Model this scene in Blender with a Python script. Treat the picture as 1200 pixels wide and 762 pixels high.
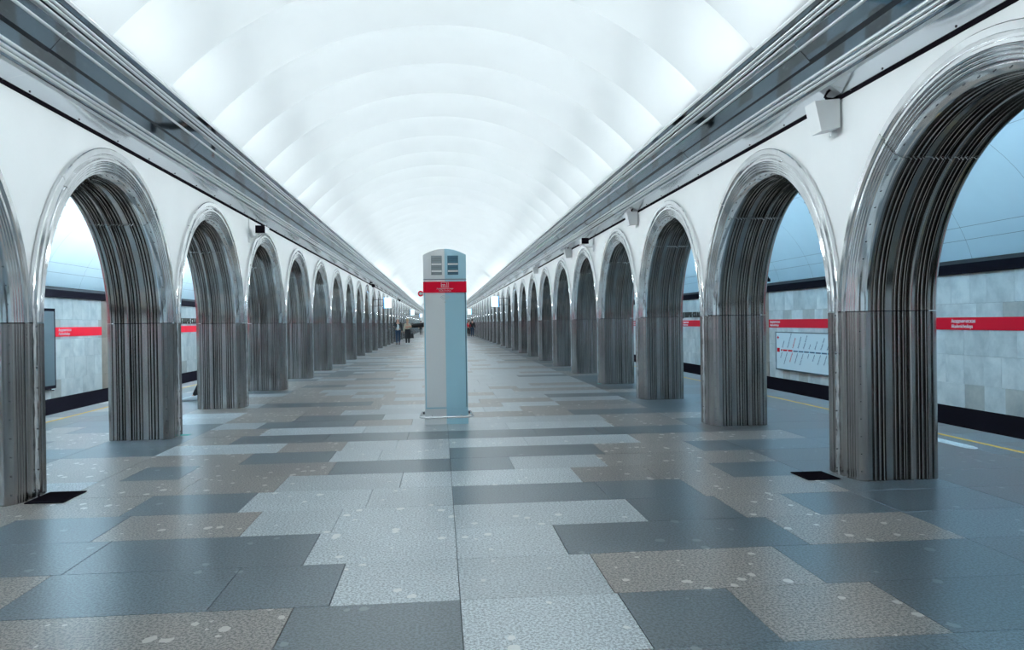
import bpy, bmesh, math, random
from mathutils import Vector, Matrix
sc = bpy.context.scene
for o in list(bpy.data.objects):
    bpy.data.objects.remove(o)
R = math.radians

# ------------------------------------------------------------------ camera
EYE, CX = 1.4025, -0.08
FPX, VX, VY, ROLL = 932.5, 516.0, 378.8, -0.0146
fw = Vector((VX - 600, -(VY - 381), FPX)).normalized()          # hall direction seen from the camera
up = Vector((math.sin(ROLL), math.cos(ROLL), 0)); up = (up - up.dot(fw) * fw).normalized()
rt = up.cross(fw)
cam = bpy.data.cameras.new('camera'); cam_o = bpy.data.objects.new('camera', cam)
sc.collection.objects.link(cam_o); sc.camera = cam_o
cam.sensor_width = 36; cam.lens = FPX / 1200 * 36; cam.clip_start = 0.05; cam.clip_end = 400
rx = Vector((rt[0], fw[0], up[0])); ry = Vector((rt[1], fw[1], up[1])); rz = Vector((rt[2], fw[2], up[2]))
m3 = Matrix((rx, ry, -rz)).transposed()
cam_o.matrix_world = Matrix.Translation((CX, 0, EYE)) @ m3.to_4x4()

# ------------------------------------------------------------------ world, exposure
w = bpy.data.worlds.new('world'); sc.world = w; w.use_nodes = True
w.node_tree.nodes['Background'].inputs[0].default_value = (0.55, 0.78, 1, 1)
w.node_tree.nodes['Background'].inputs[1].default_value = 0.0
sc.view_settings.view_transform = 'Standard'; sc.view_settings.look = 'None'
sc.view_settings.gamma = 1; sc.view_settings.exposure = 0.22
sc.cycles.use_denoising = True
sc.cycles.max_bounces = 14; sc.cycles.diffuse_bounces = 5; sc.cycles.glossy_bounces = 6
sc.cycles.sample_clamp_indirect = 6; sc.cycles.caustics_reflective = False

# ------------------------------------------------------------------ layout numbers (metres; y runs down the hall)
S = 3.62                 # pylon spacing
HALF = 3.49              # hall half width at the white wall
SPR = 1.45               # springing height of the arches
YC = {1: 6.79, -1: 6.93}                # first visible pylon centre on the right / left
N0, N1 = -4, 36          # pylons k = N0..N1
Y0, Y1 = -26.0, 141.0
BAY = S / 2
XW = 8.4                 # track wall
XE = 6.43                # platform edge

# cove lamps hidden behind the cornice, one to each vault bay, and platform lamps
COVE_P, UP_P, SIDE_L, SIDE_R = 27.0, 7.0, 110.0, 32.0
LC = (0.87, 0.965, 1.0)
def area(name, loc, direction, sx, sy, power, col=LC, spread=180):
    l = bpy.data.lights.new(name, 'AREA'); l.shape = 'RECTANGLE'; l.size = sx; l.size_y = sy
    l.energy = power; l.color = col; l.spread = R(spread)
    o = bpy.data.objects.new(name, l); sc.collection.objects.link(o)
    d = Vector(direction).normalized()
    yv = Vector((0, 1, 0)); xv = yv.cross(-d).normalized()
    o.matrix_world = Matrix.Translation(loc) @ Matrix((xv, yv, -d)).transposed().to_4x4()
    return o
RIDGE0 = 12.30
k0 = math.ceil((Y0 - RIDGE0) / BAY)
for s in (-1, 1):
    k = k0
    while True:
        yb = RIDGE0 + k * BAY
        if yb >= Y1 - 1: break
        if yb < 40:
            area('cove_uplight', (s * 3.20, yb + BAY / 2, 4.0), (-s * .25, 0, 1), .10, .5, UP_P); k += 1
        else:
            n = 8; ln = min(n * BAY, Y1 - yb - .2)
            area('cove_uplight', (s * 3.20, yb + ln / 2, 4.0), (-s * .25, 0, 1), .10, ln * .9, UP_P * ln / BAY); k += n
    y = Y0 + .5
    while y < Y1 - 1:
        ln = min(18.0, Y1 - y - .5)
        area('cove_lamp', (s * 3.14, y + ln / 2, 4.06), (-s, 0, .22), 0.10, ln - .1, COVE_P * ln / BAY, LC, 128)
        y += 18
    y = Y0 + .5
    while y < Y1 - 1:
        ln = min(12.0, Y1 - y - .5)
        area('platform_lamp', (s * 4.42, y + ln / 2, 3.36), (s * 0.8, 0, 0.75), 0.12, ln - .4, (SIDE_R if s > 0 else SIDE_L) * ln,
             (0.55, 0.82, 1.0) if s > 0 else (0.74, 0.90, 1.0))
        y += 12

# ------------------------------------------------------------------ helpers
COL = sc.collection
class MB:
    def __init__(s): s.v = []; s.f = []
    def quad(s, a, b, c, d):
        n = len(s.v); s.v += [a, b, c, d]; s.f.append((n, n + 1, n + 2, n + 3))
    def box(s, x0, x1, y0, y1, z0, z1):
        n = len(s.v)
        s.v += [(x, y, z) for x in (x0, x1) for y in (y0, y1) for z in (z0, z1)]
        for f in ((0, 1, 3, 2), (4, 6, 7, 5), (0, 4, 5, 1), (2, 3, 7, 6), (0, 2, 6, 4), (1, 5, 7, 3)):
            s.f.append(tuple(n + i for i in f))
    def topbox(s, x0, x1, y0, y1, z0, z1, c=0.002):   # slab with a small chamfer on top, no bottom
        n = len(s.v)
        s.v += [(x0, y0, z0), (x1, y0, z0), (x1, y1, z0), (x0, y1, z0),
                (x0, y0, z1 - c), (x1, y0, z1 - c), (x1, y1, z1 - c), (x0, y1, z1 - c),
                (x0 + c, y0 + c, z1), (x1 - c, y0 + c, z1), (x1 - c, y1 - c, z1), (x0 + c, y1 - c, z1)]
        for b in (0, 4):
            for i in range(4):
                j = (i + 1) % 4; s.f.append((n + b + i, n + b + j, n + b + 4 + j, n + b + 4 + i))
        s.f.append((n + 8, n + 9, n + 10, n + 11))
    def grid(s, rows, closed=False):
        n = len(s.v); W = len(rows[0])
        for r in rows: s.v += [tuple(p) for p in r]
        for i in range(len(rows) - 1):
            for j in range(W if closed else W - 1):
                a = n + i * W + j; b = n + i * W + (j + 1) % W
                s.f.append((a, b, b + W, a + W))
    def prism(s, poly, axis, a0, a1):     # polygon (p,q) extruded along axis
        n = len(s.v); m = len(poly)
        for a in (a0, a1):
            for p, q in poly:
                s.v.append({'x': (a, p, q), 'y': (p, a, q), 'z': (p, q, a)}[axis])
        for i in range(m):
            j = (i + 1) % m; s.f.append((n + i, n + j, n + m + j, n + m + i))
        s.f.append(tuple(n + i for i in range(m))[::-1]); s.f.append(tuple(n + m + i for i in range(m)))
    def cyl(s, p0, p1, r0, r1=None, seg=12, cap=True):
        r1 = r0 if r1 is None else r1
        a = Vector(p0); b = Vector(p1); d = (b - a).normalized()
        u = d.orthogonal().normalized(); v = d.cross(u); n = len(s.v)
        for c, r in ((a, r0), (b, r1)):
            for i in range(seg):
                t = 2 * math.pi * i / seg; s.v.append(tuple(c + u * math.cos(t) * r + v * math.sin(t) * r))
        for i in range(seg):
            j = (i + 1) % seg; s.f.append((n + i, n + j, n + seg + j, n + seg + i))
        if cap:
            s.f.append(tuple(n + i for i in range(seg))[::-1]); s.f.append(tuple(n + seg + i for i in range(seg)))
    def tube(s, pts, r, seg=10):
        rows = []; P = [Vector(p) for p in pts]; prev = None
        for i, p in enumerate(P):
            d = ((P[min(i + 1, len(P) - 1)] - P[max(i - 1, 0)])).normalized()
            u = (prev - d * prev.dot(d)).normalized() if prev else d.orthogonal().normalized(); prev = u
            v = d.cross(u)
            rows.append([p + (u * math.cos(2 * math.pi * k / seg) + v * math.sin(2 * math.pi * k / seg)) * r for k in range(seg)])
        s.grid(rows, True)
        n = len(s.v); s.f.append(tuple(range(n - seg, n))); s.f.append(tuple(range(n - seg * len(P), n - seg * len(P) + seg))[::-1])
    def ball(s, c, r, seg=10, sc3=(1, 1, 1)):
        rows = []
        for i in range(seg // 2 + 1):
            t = math.pi * i / (seg // 2)
            rows.append([(c[0] + sc3[0] * r * max(math.sin(t), 1e-3) * math.cos(2 * math.pi * k / seg), c[1] + sc3[1] * r * max(math.sin(t), 1e-3) * math.sin(2 * math.pi * k / seg), c[2] + sc3[2] * r * math.cos(t)) for k in range(seg)])
        s.grid(rows, True)
    def mesh(s, name, mat, smooth=None):
        me = bpy.data.meshes.new(name); me.from_pydata(s.v, [], s.f); me.update()
        if mat: me.materials.append(mat)
        bm = bmesh.new(); bm.from_mesh(me); bmesh.ops.remove_doubles(bm, verts=bm.verts, dist=1e-5)
        bmesh.ops.recalc_face_normals(bm, faces=bm.faces); bm.to_mesh(me); bm.free()
        if smooth is not None:
            me.shade_smooth(); me.set_sharp_from_angle(angle=R(smooth))
        return me
def link(name, me, parent=None, loc=None):
    o = bpy.data.objects.new(name, me); COL.objects.link(o)
    if parent is not None: o.parent = parent
    if loc is not None: o.location = loc
    return o
def obj(name, mb, mat, parent=None, smooth=None, loc=None, kind=None, label=None):
    o = link(name, mb.mesh(name, mat, smooth), parent, loc)
    if kind: o['kind'] = kind
    if label: o['label'] = label
    return o
def thing(name, label, cat, loc=(0, 0, 0), rz=0, group=None):
    o = bpy.data.objects.new(name, None); COL.objects.link(o); o.location = loc; o.rotation_euler = (0, 0, rz)
    o.empty_display_size = .1
    o['label'] = label; o['category'] = cat
    if group: o['group'] = group
    return o
def structure(name, loc=(0, 0, 0)):
    o = bpy.data.objects.new(name, None); COL.objects.link(o); o.location = loc; o['kind'] = 'structure'; o.empty_display_size = .1
    return o
def text(name, body, size, mat, parent, mw, xs=1.0, ext=0.002, align='LEFT'):
    c = bpy.data.curves.new(name, 'FONT'); c.body = body; c.size = size; c.extrude = ext; c.align_x = align
    c.resolution_u = 3
    t = bpy.data.objects.new(name, c); COL.objects.link(t)
    bpy.context.view_layer.update()
    me = bpy.data.meshes.new_from_object(t.evaluated_get(bpy.context.evaluated_depsgraph_get()))
    bpy.data.objects.remove(t); me.materials.clear(); me.materials.append(mat)
    me.transform(mw @ Matrix.Diagonal((xs, 1, 1, 1)))
    return link(name, me, parent)

# ------------------------------------------------------------------ materials
def pr(name, col, rough=0.5, metal=0.0, **kw):
    m = bpy.data.materials.new(name); m.use_nodes = True
    b = m.node_tree.nodes['Principled BSDF']
    b.inputs['Base Color'].default_value = (*col, 1); b.inputs['Roughness'].default_value = rough; b.inputs['Metallic'].default_value = metal
    for k, v in kw.items(): b.inputs[k].default_value = v
    return m
def nt(m):
    t = m.node_tree; b = t.nodes['Principled BSDF']
    def N(kind, **kw):
        n = t.nodes.new(kind)
        for k, v in kw.items():
            if k in n.inputs: n.inputs[k].default_value = v
            else: setattr(n, k, v)
        return n
    return t, b, N, t.links.new
def ramp(N, stops):
    r = N('ShaderNodeValToRGB'); e = r.color_ramp.elements
    while len(e) < len(stops): e.new(0.5)
    for i, (p, c) in enumerate(stops): e[i].position = p; e[i].color = (*c, 1) if len(c) == 3 else c
    return r
def mix(N, L, a, b_, fac, mode='MIX'):
    n = N('ShaderNodeMix'); n.data_type = 'RGBA'; n.blend_type = mode
    for i, x in ((0, fac), (6, a), (7, b_)):
        if hasattr(x, 'links'): L(x, n.inputs[i])
        else: n.inputs[i].default_value = x if i == 0 else (*x, 1)
    return n.outputs[2]
def plaster(name, col):
    m = pr(name, col, 0.65); t, b, N, L = nt(m)
    g = N('ShaderNodeNewGeometry'); n = N('ShaderNodeTexNoise', Scale=1.3, Detail=4.0); L(g.outputs['Position'], n.inputs['Vector'])
    r = ramp(N, [(0.3, tuple(c * 0.95 for c in col)), (0.7, col)]); L(n.outputs['Fac'], r.inputs[0]); L(r.outputs[0], b.inputs['Base Color'])
    return m
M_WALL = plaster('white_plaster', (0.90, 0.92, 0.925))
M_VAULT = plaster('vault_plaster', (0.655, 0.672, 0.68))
M_SIDE = plaster('platform_vault_plaster', (0.66, 0.78, 0.84))
def steel(name, col, rough, dent=0.05, var=0.8):
    m = pr(name, col, rough, 1.0); t, b, N, L = nt(m)
    tc = N('ShaderNodeNewGeometry'); mp = N('ShaderNodeMapping'); L(tc.outputs['Position'], mp.inputs[0]); mp.inputs['Scale'].default_value = (9, 9, 1.4)
    n1 = N('ShaderNodeTexNoise', Scale=1.0, Detail=3.0); L(mp.outputs[0], n1.inputs['Vector'])
    mp2 = N('ShaderNodeMapping'); L(tc.outputs['Position'], mp2.inputs[0]); mp2.inputs['Scale'].default_value = (7, 7, 1.0)
    n2 = N('ShaderNodeTexNoise', Scale=1.0, Detail=4.0); L(mp2.outputs[0], n2.inputs['Vector'])
    bp = N('ShaderNodeBump', Strength=dent, Distance=0.02); L(n1.outputs['Fac'], bp.inputs['Height']); L(bp.outputs[0], b.inputs['Normal'])
    r = ramp(N, [(0.3, tuple(c * var for c in col)), (0.7, col)]); L(n2.outputs['Fac'], r.inputs[0]); L(r.outputs[0], b.inputs['Base Color'])
    mr = N('ShaderNodeMapRange'); L(n2.outputs['Fac'], mr.inputs[0]); mr.inputs[3].default_value = rough * .75; mr.inputs[4].default_value = rough * 1.3
    L(mr.outputs[0], b.inputs['Roughness'])
    return m
M_RING = steel('lit_polished_steel', (0.92, 0.925, 0.93), 0.10, 0.03, 0.9)  # bright reflections put into the ring's colour; same steel as the soffit
M_STEEL = steel('shaded_stainless_steel', (0.40, 0.37, 0.35), 0.17)  # soffit's dark reflections put into the base colour
M_STEEL_LOW = steel('worn_stainless_steel', (0.37, 0.35, 0.34), 0.19, 0.02, 0.62)
M_STRIP = steel('crumpled_steel_strip', (0.72, 0.72, 0.73), 0.2, 0.8)
M_RIVET = pr('rivet_metal', (0.08, 0.08, 0.09), 0.4, 0.7)
M_CHROME = pr('chrome', (0.85, 0.87, 0.9), 0.07, 1.0)
M_RAIL = pr('satin_bright_rail', (0.95, 0.97, 0.98), 0.32, 1.0)
M_DARK_CHROME = pr('dark_metal_channel', (0.05, 0.055, 0.065), 0.35, 0.8)
def mirror():
    m = pr('polished_cornice_panel', (0.34, 0.40, 0.45), 0.04, 1.0); t, b, N, L = nt(m)
    g = N('ShaderNodeNewGeometry'); mp = N('ShaderNodeMapping'); L(g.outputs['Position'], mp.inputs[0]); mp.inputs['Scale'].default_value = (1, .5, 1)
    n = N('ShaderNodeTexNoise', Scale=1.3, Detail=2.0); L(mp.outputs[0], n.inputs['Vector'])
    bp = N('ShaderNodeBump', Strength=0.10, Distance=0.03); L(n.outputs['Fac'], bp.inputs['Height']); L(bp.outputs[0], b.inputs['Normal'])
    return m
M_MIRROR = mirror()
M_SOFFIT = pr('brushed_soffit_strip', (0.80, 0.84, 0.88), 0.12, 1.0)
M_BLACK = pr('black_paint', (0.012, 0.010, 0.014), 1.0, 0.0, **{'Specular IOR Level': 0.0})
M_WHITE = pr('white_enamel', (0.8, 0.82, 0.83), 0.4)
def granite(name, dark, light, fleck, fl_amt, tint_var=0.12):
    m = pr(name, light, 0.2); t, b, N, L = nt(m); b.inputs['IOR'].default_value = 2.0
    g = N('ShaderNodeNewGeometry'); oi = N('ShaderNodeObjectInfo')
    n1 = N('ShaderNodeTexNoise', Scale=70.0, Detail=2.0, Roughness=0.7); L(g.outputs['Position'], n1.inputs['Vector'])
    r = ramp(N, [(0.42, dark), (0.56, light)]); L(n1.outputs['Fac'], r.inputs[0])
    v = N('ShaderNodeTexVoronoi', Scale=13.0); mp = N('ShaderNodeMapping'); L(g.outputs['Position'], mp.inputs[0]); mp.inputs['Scale'].default_value = (1, .8, 1)
    nn = N('ShaderNodeTexNoise', Scale=30.0); L(g.outputs['Position'], nn.inputs['Vector'])
    va = N('ShaderNodeVectorMath', operation='MULTIPLY_ADD'); L(nn.outputs['Color'], va.inputs[0]); va.inputs[1].default_value = (.03, .03, .03); L(mp.outputs[0], va.inputs[2]); L(va.outputs[0], v.inputs['Vector'])
    # only some cells carry a pebble
    sx = N('ShaderNodeSeparateColor'); L(v.outputs['Color'], sx.inputs[0])
    thr = N('ShaderNodeMapRange'); L(sx.outputs[0], thr.inputs[0]); thr.inputs[1].default_value = 1 - fl_amt; thr.inputs[2].default_value = 1; thr.inputs[3].default_value = 0; thr.inputs[4].default_value = .42
    lt = N('ShaderNodeMath', operation='LESS_THAN'); L(v.outputs['Distance'], lt.inputs[0]); L(thr.outputs[0], lt.inputs[1])
    c = mix(N, L, r.outputs[0], fleck, lt.outputs[0])
    n3 = N('ShaderNodeTexNoise', Scale=0.9, Detail=3.0); L(g.outputs['Position'], n3.inputs['Vector'])
    mr = N('ShaderNodeMapRange'); L(n3.outputs['Fac'], mr.inputs[0]); mr.inputs[1].default_value = .3; mr.inputs[2].default_value = .7; mr.inputs[3].default_value = 1 - tint_var * .6; mr.inputs[4].default_value = 1 + tint_var
    hs = N('ShaderNodeHueSaturation'); L(c, hs.inputs['Color'])
    mm = N('ShaderNodeMath', operation='MULTIPLY'); L(mr.outputs[0], mm.inputs[0])
    r2 = N('ShaderNodeMapRange'); L(oi.outputs['Random'], r2.inputs[0]); r2.inputs[3].default_value = 0.86; r2.inputs[4].default_value = 1.14
    L(r2.outputs[0], mm.inputs[1]); L(mm.outputs[0], hs.inputs['Value']); L(hs.outputs[0], b.inputs['Base Color'])
    rr = N('ShaderNodeMapRange'); L(n3.outputs['Fac'], rr.inputs[0]); rr.inputs[3].default_value = 0.284; rr.inputs[4].default_value = 0.32; L(rr.outputs[0], b.inputs['Roughness'])
    return m
G_BLUE = granite('blue_grey_granite', (0.028, 0.042, 0.052), (0.115, 0.155, 0.18), (0.20, 0.23, 0.25), .06)
G_PINK = granite('pinkish_granite', (0.09, 0.08, 0.07), (0.41, 0.355, 0.315), (0.66, 0.61, 0.56), .30)
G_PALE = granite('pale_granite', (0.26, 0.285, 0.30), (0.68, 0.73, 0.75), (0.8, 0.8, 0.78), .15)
G_DARK = granite('dark_platform_granite', (0.025, 0.025, 0.027), (0.10, 0.095, 0.093), (0.2, 0.19, 0.18), .08)
G = {'B': G_BLUE, 'P': G_PINK, 'L': G_PALE, 'D': G_DARK}
M_BED = pr('joint_mortar', (0.05, 0.05, 0.055), 0.9)
def marble(name, c0, c1):
    m = pr(name, c0, 0.3); t, b, N, L = nt(m)
    g = N('ShaderNodeNewGeometry'); oi = N('ShaderNodeObjectInfo')
    wv = N('ShaderNodeTexNoise', Scale=2.4, Detail=8.0, Roughness=0.62, Distortion=0.25)
    va = N('ShaderNodeVectorMath', operation='MULTIPLY_ADD'); cb = N('ShaderNodeCombineXYZ'); L(oi.outputs['Random'], cb.inputs[0]); L(oi.outputs['Random'], cb.inputs[2])
    L(cb.outputs[0], va.inputs[0]); va.inputs[1].default_value = (40, 40, 40); L(g.outputs['Position'], va.inputs[2]); L(va.outputs[0], wv.inputs['Vector'])
    r = ramp(N, [(0.3, c1), (0.62, c0)]); L(wv.outputs['Fac'], r.inputs[0])
    hs = N('ShaderNodeHueSaturation'); L(r.outputs[0], hs.inputs['Color'])
    r2 = N('ShaderNodeMapRange'); L(oi.outputs['Random'], r2.inputs[0]); r2.inputs[3].default_value = 0.82; r2.inputs[4].default_value = 1.08
    L(r2.outputs[0], hs.inputs['Value']); L(hs.outputs[0], b.inputs['Base Color'])
    return m
M_MARBLE = marble('grey_white_marble', (0.72, 0.74, 0.73), (0.44, 0.48, 0.49))
M_MARBLE2 = marble('veined_grey_marble', (0.55, 0.54, 0.50), (0.33, 0.34, 0.34))
M_BROWN = marble('brown_marble', (0.30, 0.24, 0.19), (0.16, 0.12, 0.10))
M_RED = pr('red_stripe_vinyl', (0.60, 0.004, 0.02), 0.6, 0.0, **{'Specular IOR Level': 0.1})
M_REDK = pr('red_banner', (0.90, 0.008, 0.04), 0.6, 0.0, **{'Specular IOR Level': 0.1})
M_YEL = pr('yellow_line_paint', (0.72, 0.42, 0.06), 0.6)
M_TACT = pr('white_tactile_paint', (0.72, 0.78, 0.80), 0.6)
M_KP = pr('pale_kiosk_enamel', (0.92, 0.93, 0.93), 0.4)
M_KB = pr('blue_kiosk_enamel', (0.46, 0.74, 0.85), 0.4)
M_SLAT1 = pr('grey_louvre', (0.30, 0.34, 0.36), 0.5)
M_SLAT2 = pr('teal_louvre', (0.06, 0.17, 0.24), 0.5)
M_TXTW = pr('white_lettering', (0.85, 0.87, 0.88), 0.5)
M_TXTD = pr('dark_metal_lettering', (0.09, 0.08, 0.07), 0.35, 0.6)
M_NAVY = pr('navy_print', (0.03, 0.10, 0.18), 0.5)
M_MAP = pr('map_board_white', (0.72, 0.82, 0.86), 0.3)
M_FRAME = pr('grey_board_frame', (0.12, 0.16, 0.18), 0.4, 0.5)
def emis(name, col, st):
    m = pr(name, col, 0.5); b = m.node_tree.nodes['Principled BSDF']
    b.inputs['Emission Color'].default_value = (*col, 1); b.inputs['Emission Strength'].default_value = st
    return m
M_LIT = emis('lit_sign_panel', (0.75, 0.92, 1.0), 1.0)
M_SIGNB = emis('blue_sign_reflection', (0.05, 0.42, 0.85), 0.6)  # glowing blue stands in for the sign's reflection in the steel

# ------------------------------------------------------------------ hall vault: shells between down-pointing ridges
ceiling = structure('ceiling')
VR, VCZ = 4.67, 1.32
def shell_mesh(length):
    mb = MB(); rows = []; a = math.acos((HALF + .02) / VR); nA, nV = 56, 14
    for j in range(nV + 1):
        v = j / nV; rr = VR + 0.34 * (1 - (2 * v - 1) ** 2)
        a = math.asin(3.02 / rr)
        rows.append([(-rr * math.cos(a + (math.pi - 2 * a) * i / nA), v * length, VCZ + rr * math.sin(a + (math.pi - 2 * a) * i / nA)) for i in range(nA + 1)])
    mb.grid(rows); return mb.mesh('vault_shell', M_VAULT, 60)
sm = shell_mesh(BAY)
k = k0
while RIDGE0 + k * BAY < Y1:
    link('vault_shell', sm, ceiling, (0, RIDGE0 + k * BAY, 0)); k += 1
for s, nm in ((-1, 'trim_1'), (1, 'trim_2')): pass

# ------------------------------------------------------------------ arcade walls
def wall_bay(s):
    """white wall round one arch, centred on y=0: hall face, platform face and top ledge"""
    mb = MB(); n = 36; rr = 1.775
    for X, top in ((HALF, 4.40), (4.19, 3.62)):
        arc = [(rr * math.cos(math.pi * i / n), SPR + rr * math.sin(math.pi * i / n)) for i in range(n + 1)]
        rows = [[(s * X, y, z) for y, z in arc], [(s * X, y * S / 2 / rr, top) for y, z in arc]]
        mb.grid(rows)
        mb.quad((s * X, rr, 0), (s * X, S / 2, 0), (s * X, S / 2, SPR), (s * X, rr, SPR))
        mb.quad((s * X, -rr, 0), (s * X, -S / 2, 0), (s * X, -S / 2, SPR), (s * X, -rr, SPR))
        mb.quad((s * X, rr, SPR), (s * X, S / 2, SPR), (s * X, S / 2, top), (s * X, rr, SPR))
        mb.quad((s * X, -rr, SPR), (s * X, -S / 2, SPR), (s * X, -S / 2, top), (s * X, -rr, SPR))
    return mb
walls = {}
for s, nm in ((-1, 'wall_left'), (1, 'wall_right')):
    root = structure(nm); walls[s] = root
    me = wall_bay(s).mesh('wall_panel', M_WALL)
    for k in range(N0, N1):
        link('wall_panel', me, root, (0, YC[s] + (k + .5) * S, 0))
    mb = MB(); mb.box(*sorted((s * 3.56, s * 4.12)), -.27, .27, .002, SPR + .3); core = mb.mesh('pylon_core', M_BLACK)
    for k in range(N0, N1 + 1): link('pylon_core', core, root, (0, YC[s] + k * S, 0))
    mb = MB(); yy = YC[s] + N1 * S
    mb.box(min(s * HALF, s * 4.19), max(s * HALF, s * 4.19), yy, Y1, 0, 4.4)
    mb.box(min(s * HALF, s * 4.19), max(s * HALF, s * 4.19), Y0, YC[s] + N0 * S, 0, 4.4)
    obj('end_wall_panel', mb, M_WALL, root)

# ------------------------------------------------------------------ steel arch portals
def bump(r, x, hw, amp, ax):      # half-round ridge in the profile
    out = []
    for i in range(7):
        t = math.pi * i / 6; o1 = -math.cos(t) * hw; o2 = math.sin(t) * amp
        out.append((r + (-o1 if ax == 'r' else -o2 * 1.5), x + (-o2 if ax == 'r' else o1)))
    return out
prof = [(1.808, 3.485), (1.808, 3.452), (1.800, 3.444), (1.748, 3.444), (1.742, 3.462), (1.728, 3.478), (1.712, 3.478), (1.698, 3.462), (1.694, 3.446), (1.674, 3.446)]
for i in range(4): prof += bump(1.660 - .027 * i, 3.462 + .007 * i, .0115, .016, 'r')
prof += [(1.560, 3.494), (1.556, 3.482), (1.508, 3.520), (1.500, 3.534), (1.500, 3.548)]
RB = 1.517
NR = len(prof); prof.append((RB, 3.552))
W = 0.60 / 575
for c, hw, am in ((500, 9, 15), (540, 12, 18), (577, 10, 16), (602, 6, 10), (680, 8, 15), (712, 10, 18), (750, 10, 18), (775, 6, 10), (812, 19, 24),
                  (880, 9, 16), (908, 9, 18), (945, 9, 18), (968, 6, 10)):
    prof += bump(RB, 3.545 + (c - 450) * W, hw * W, am * .001, 'x')
prof += [(RB, 4.125), (1.500, 4.130), (1.500, 4.145), (1.508, 4.160), (1.556, 4.20)]
for i in range(3): prof += bump(1.66 - .03 * i, 4.2, .0115, -.014, 'r')[::-1][::-1]
prof += [(1.70, 4.205), (1.808, 4.205)]
def portal_meshes(s):
    d = {}
    for side in (-1, 1):        # jambs: near (towards camera) and far
        mb = MB(); rows = [[(s * x, side * r, z) for r, x in prof] for z in (0.0, 0.5, 1.0, SPR - .002)]
        mb.grid(rows); d['jamb', side] = mb.mesh('jamb_cladding', M_STEEL_LOW, 28)
    cuts = [0, 52, 110, 180] if s > 0 else [0, 50, 133, 180]
    for i in range(3):
        a0, a1 = cuts[i], cuts[i + 1]; n = max(6, int((a1 - a0) / 4)); g = 0.12
        mb = MB(); rows = []
        for j in range(n + 1):
            t = R(a0 + g + (a1 - a0 - 2 * g) * j / n)
            rows.append([(s * x, r * math.cos(t), SPR + .002 + r * math.sin(t)) for r, x in prof])
        mb.grid([r_[NR - 1:] for r_ in rows]); d['arch', i] = mb.mesh('arch_cladding', M_STEEL, 28)
        mb = MB(); mb.grid([r_[:NR] for r_ in rows]); d['ring', i] = mb.mesh('ring_moulding', M_RING, 28)
    # crumpled cover strip where two portals meet (on the camera side of each arch), with its screws
    rnd = random.Random(5); rows = []
    for j in range(30):
        z = j / 29 * (SPR + .12); dx = rnd.uniform(-.004, .004); dy = rnd.uniform(-.004, .004)
        rows.append([(s * (3.446 + dx), -S / 2 + dy + .004, z), (s * (3.430 + dx), -S / 2 + .010 + dy, z), (s * (3.430 - dx), -S / 2 + .032 + dy, z), (s * (3.446 - dx), -S / 2 + .042 + dy, z)])
    mb = MB(); mb.grid(rows); d['strip'] = mb.mesh('cover_strip', M_STRIP, 50)
    mb = MB()
    for j in range(9):
        z = .06 + j * .17
        mb.cyl((s * 3.432, -S / 2 + .02, z), (s * 3.424, -S / 2 + .02, z), .006, seg=8)
    d['screw'] = mb.mesh('screw', M_RIVET)
    mb = MB()
    for side in (-1, 1):
        for j in range(10):
            z = .08 + j * .15; a = (s * 3.500, side * 1.535, z); mb.cyl(a, (s * 3.490, side * 1.529, z), .005, seg=6)
    for j in range(1, 32):
        t = math.pi * j / 32; c_, s_ = math.cos(t), math.sin(t)
        mb.cyl((s * 3.500, 1.535 * c_, SPR + 1.535 * s_), (s * 3.490, 1.529 * c_, SPR + 1.529 * s_), .005, seg=6)
    d['rivet'] = mb.mesh('rivet', M_RIVET)
    return d
ORD = ['nearest', 'second', 'third', 'fourth', 'fifth', 'sixth', 'seventh', 'eighth', 'ninth', 'tenth', 'eleventh', 'twelfth', 'thirteenth', 'fourteenth', 'fifteenth', 'sixteenth']
for s in (-1, 1):
    side = 'left' if s < 0 else 'right'; pm = portal_meshes(s)
    for k in range(N0, N1):
        i = k + 1          # k=-1 is the arch cut by the frame edge
        grp = None
        if i < 0: lab = f'steel arch portal of the {side} arcade level with the viewer, outside the frame'; grp = f'{side} arcade portals beside the viewer'
        elif i == 0: lab = f'fluted steel arch portal cut off by the {side} edge of the picture'
        elif i <= 16:
            lab = f'fluted stainless steel arch portal, {ORD[i - 1]} whole arch on the {side} wall'
        else: lab = f'tiny distant steel arch portal towards the far end of the {side} arcade'; grp = f'far {side} arcade portals'
        t = thing('arch_portal', lab, 'arch', (0, YC[s] + (k + .5) * S, 0), 0, grp)
        for sd in (-1, 1): link('jamb_cladding', pm['jamb', sd], t)
        for q in range(3): link('arch_cladding', pm['arch', q], t); link('ring_moulding', pm['ring', q], t, None).__setitem__('label', 'polished steel ring moulding, bright reflections put into its colour')
        st = link('cover_strip', pm['strip'], t)
        if k < 8:
            r_ = link('rivet', pm['rivet'], t); r_['kind'] = 'stuff'
            r_ = link('screw', pm['screw'], st); r_['kind'] = 'stuff'

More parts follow.
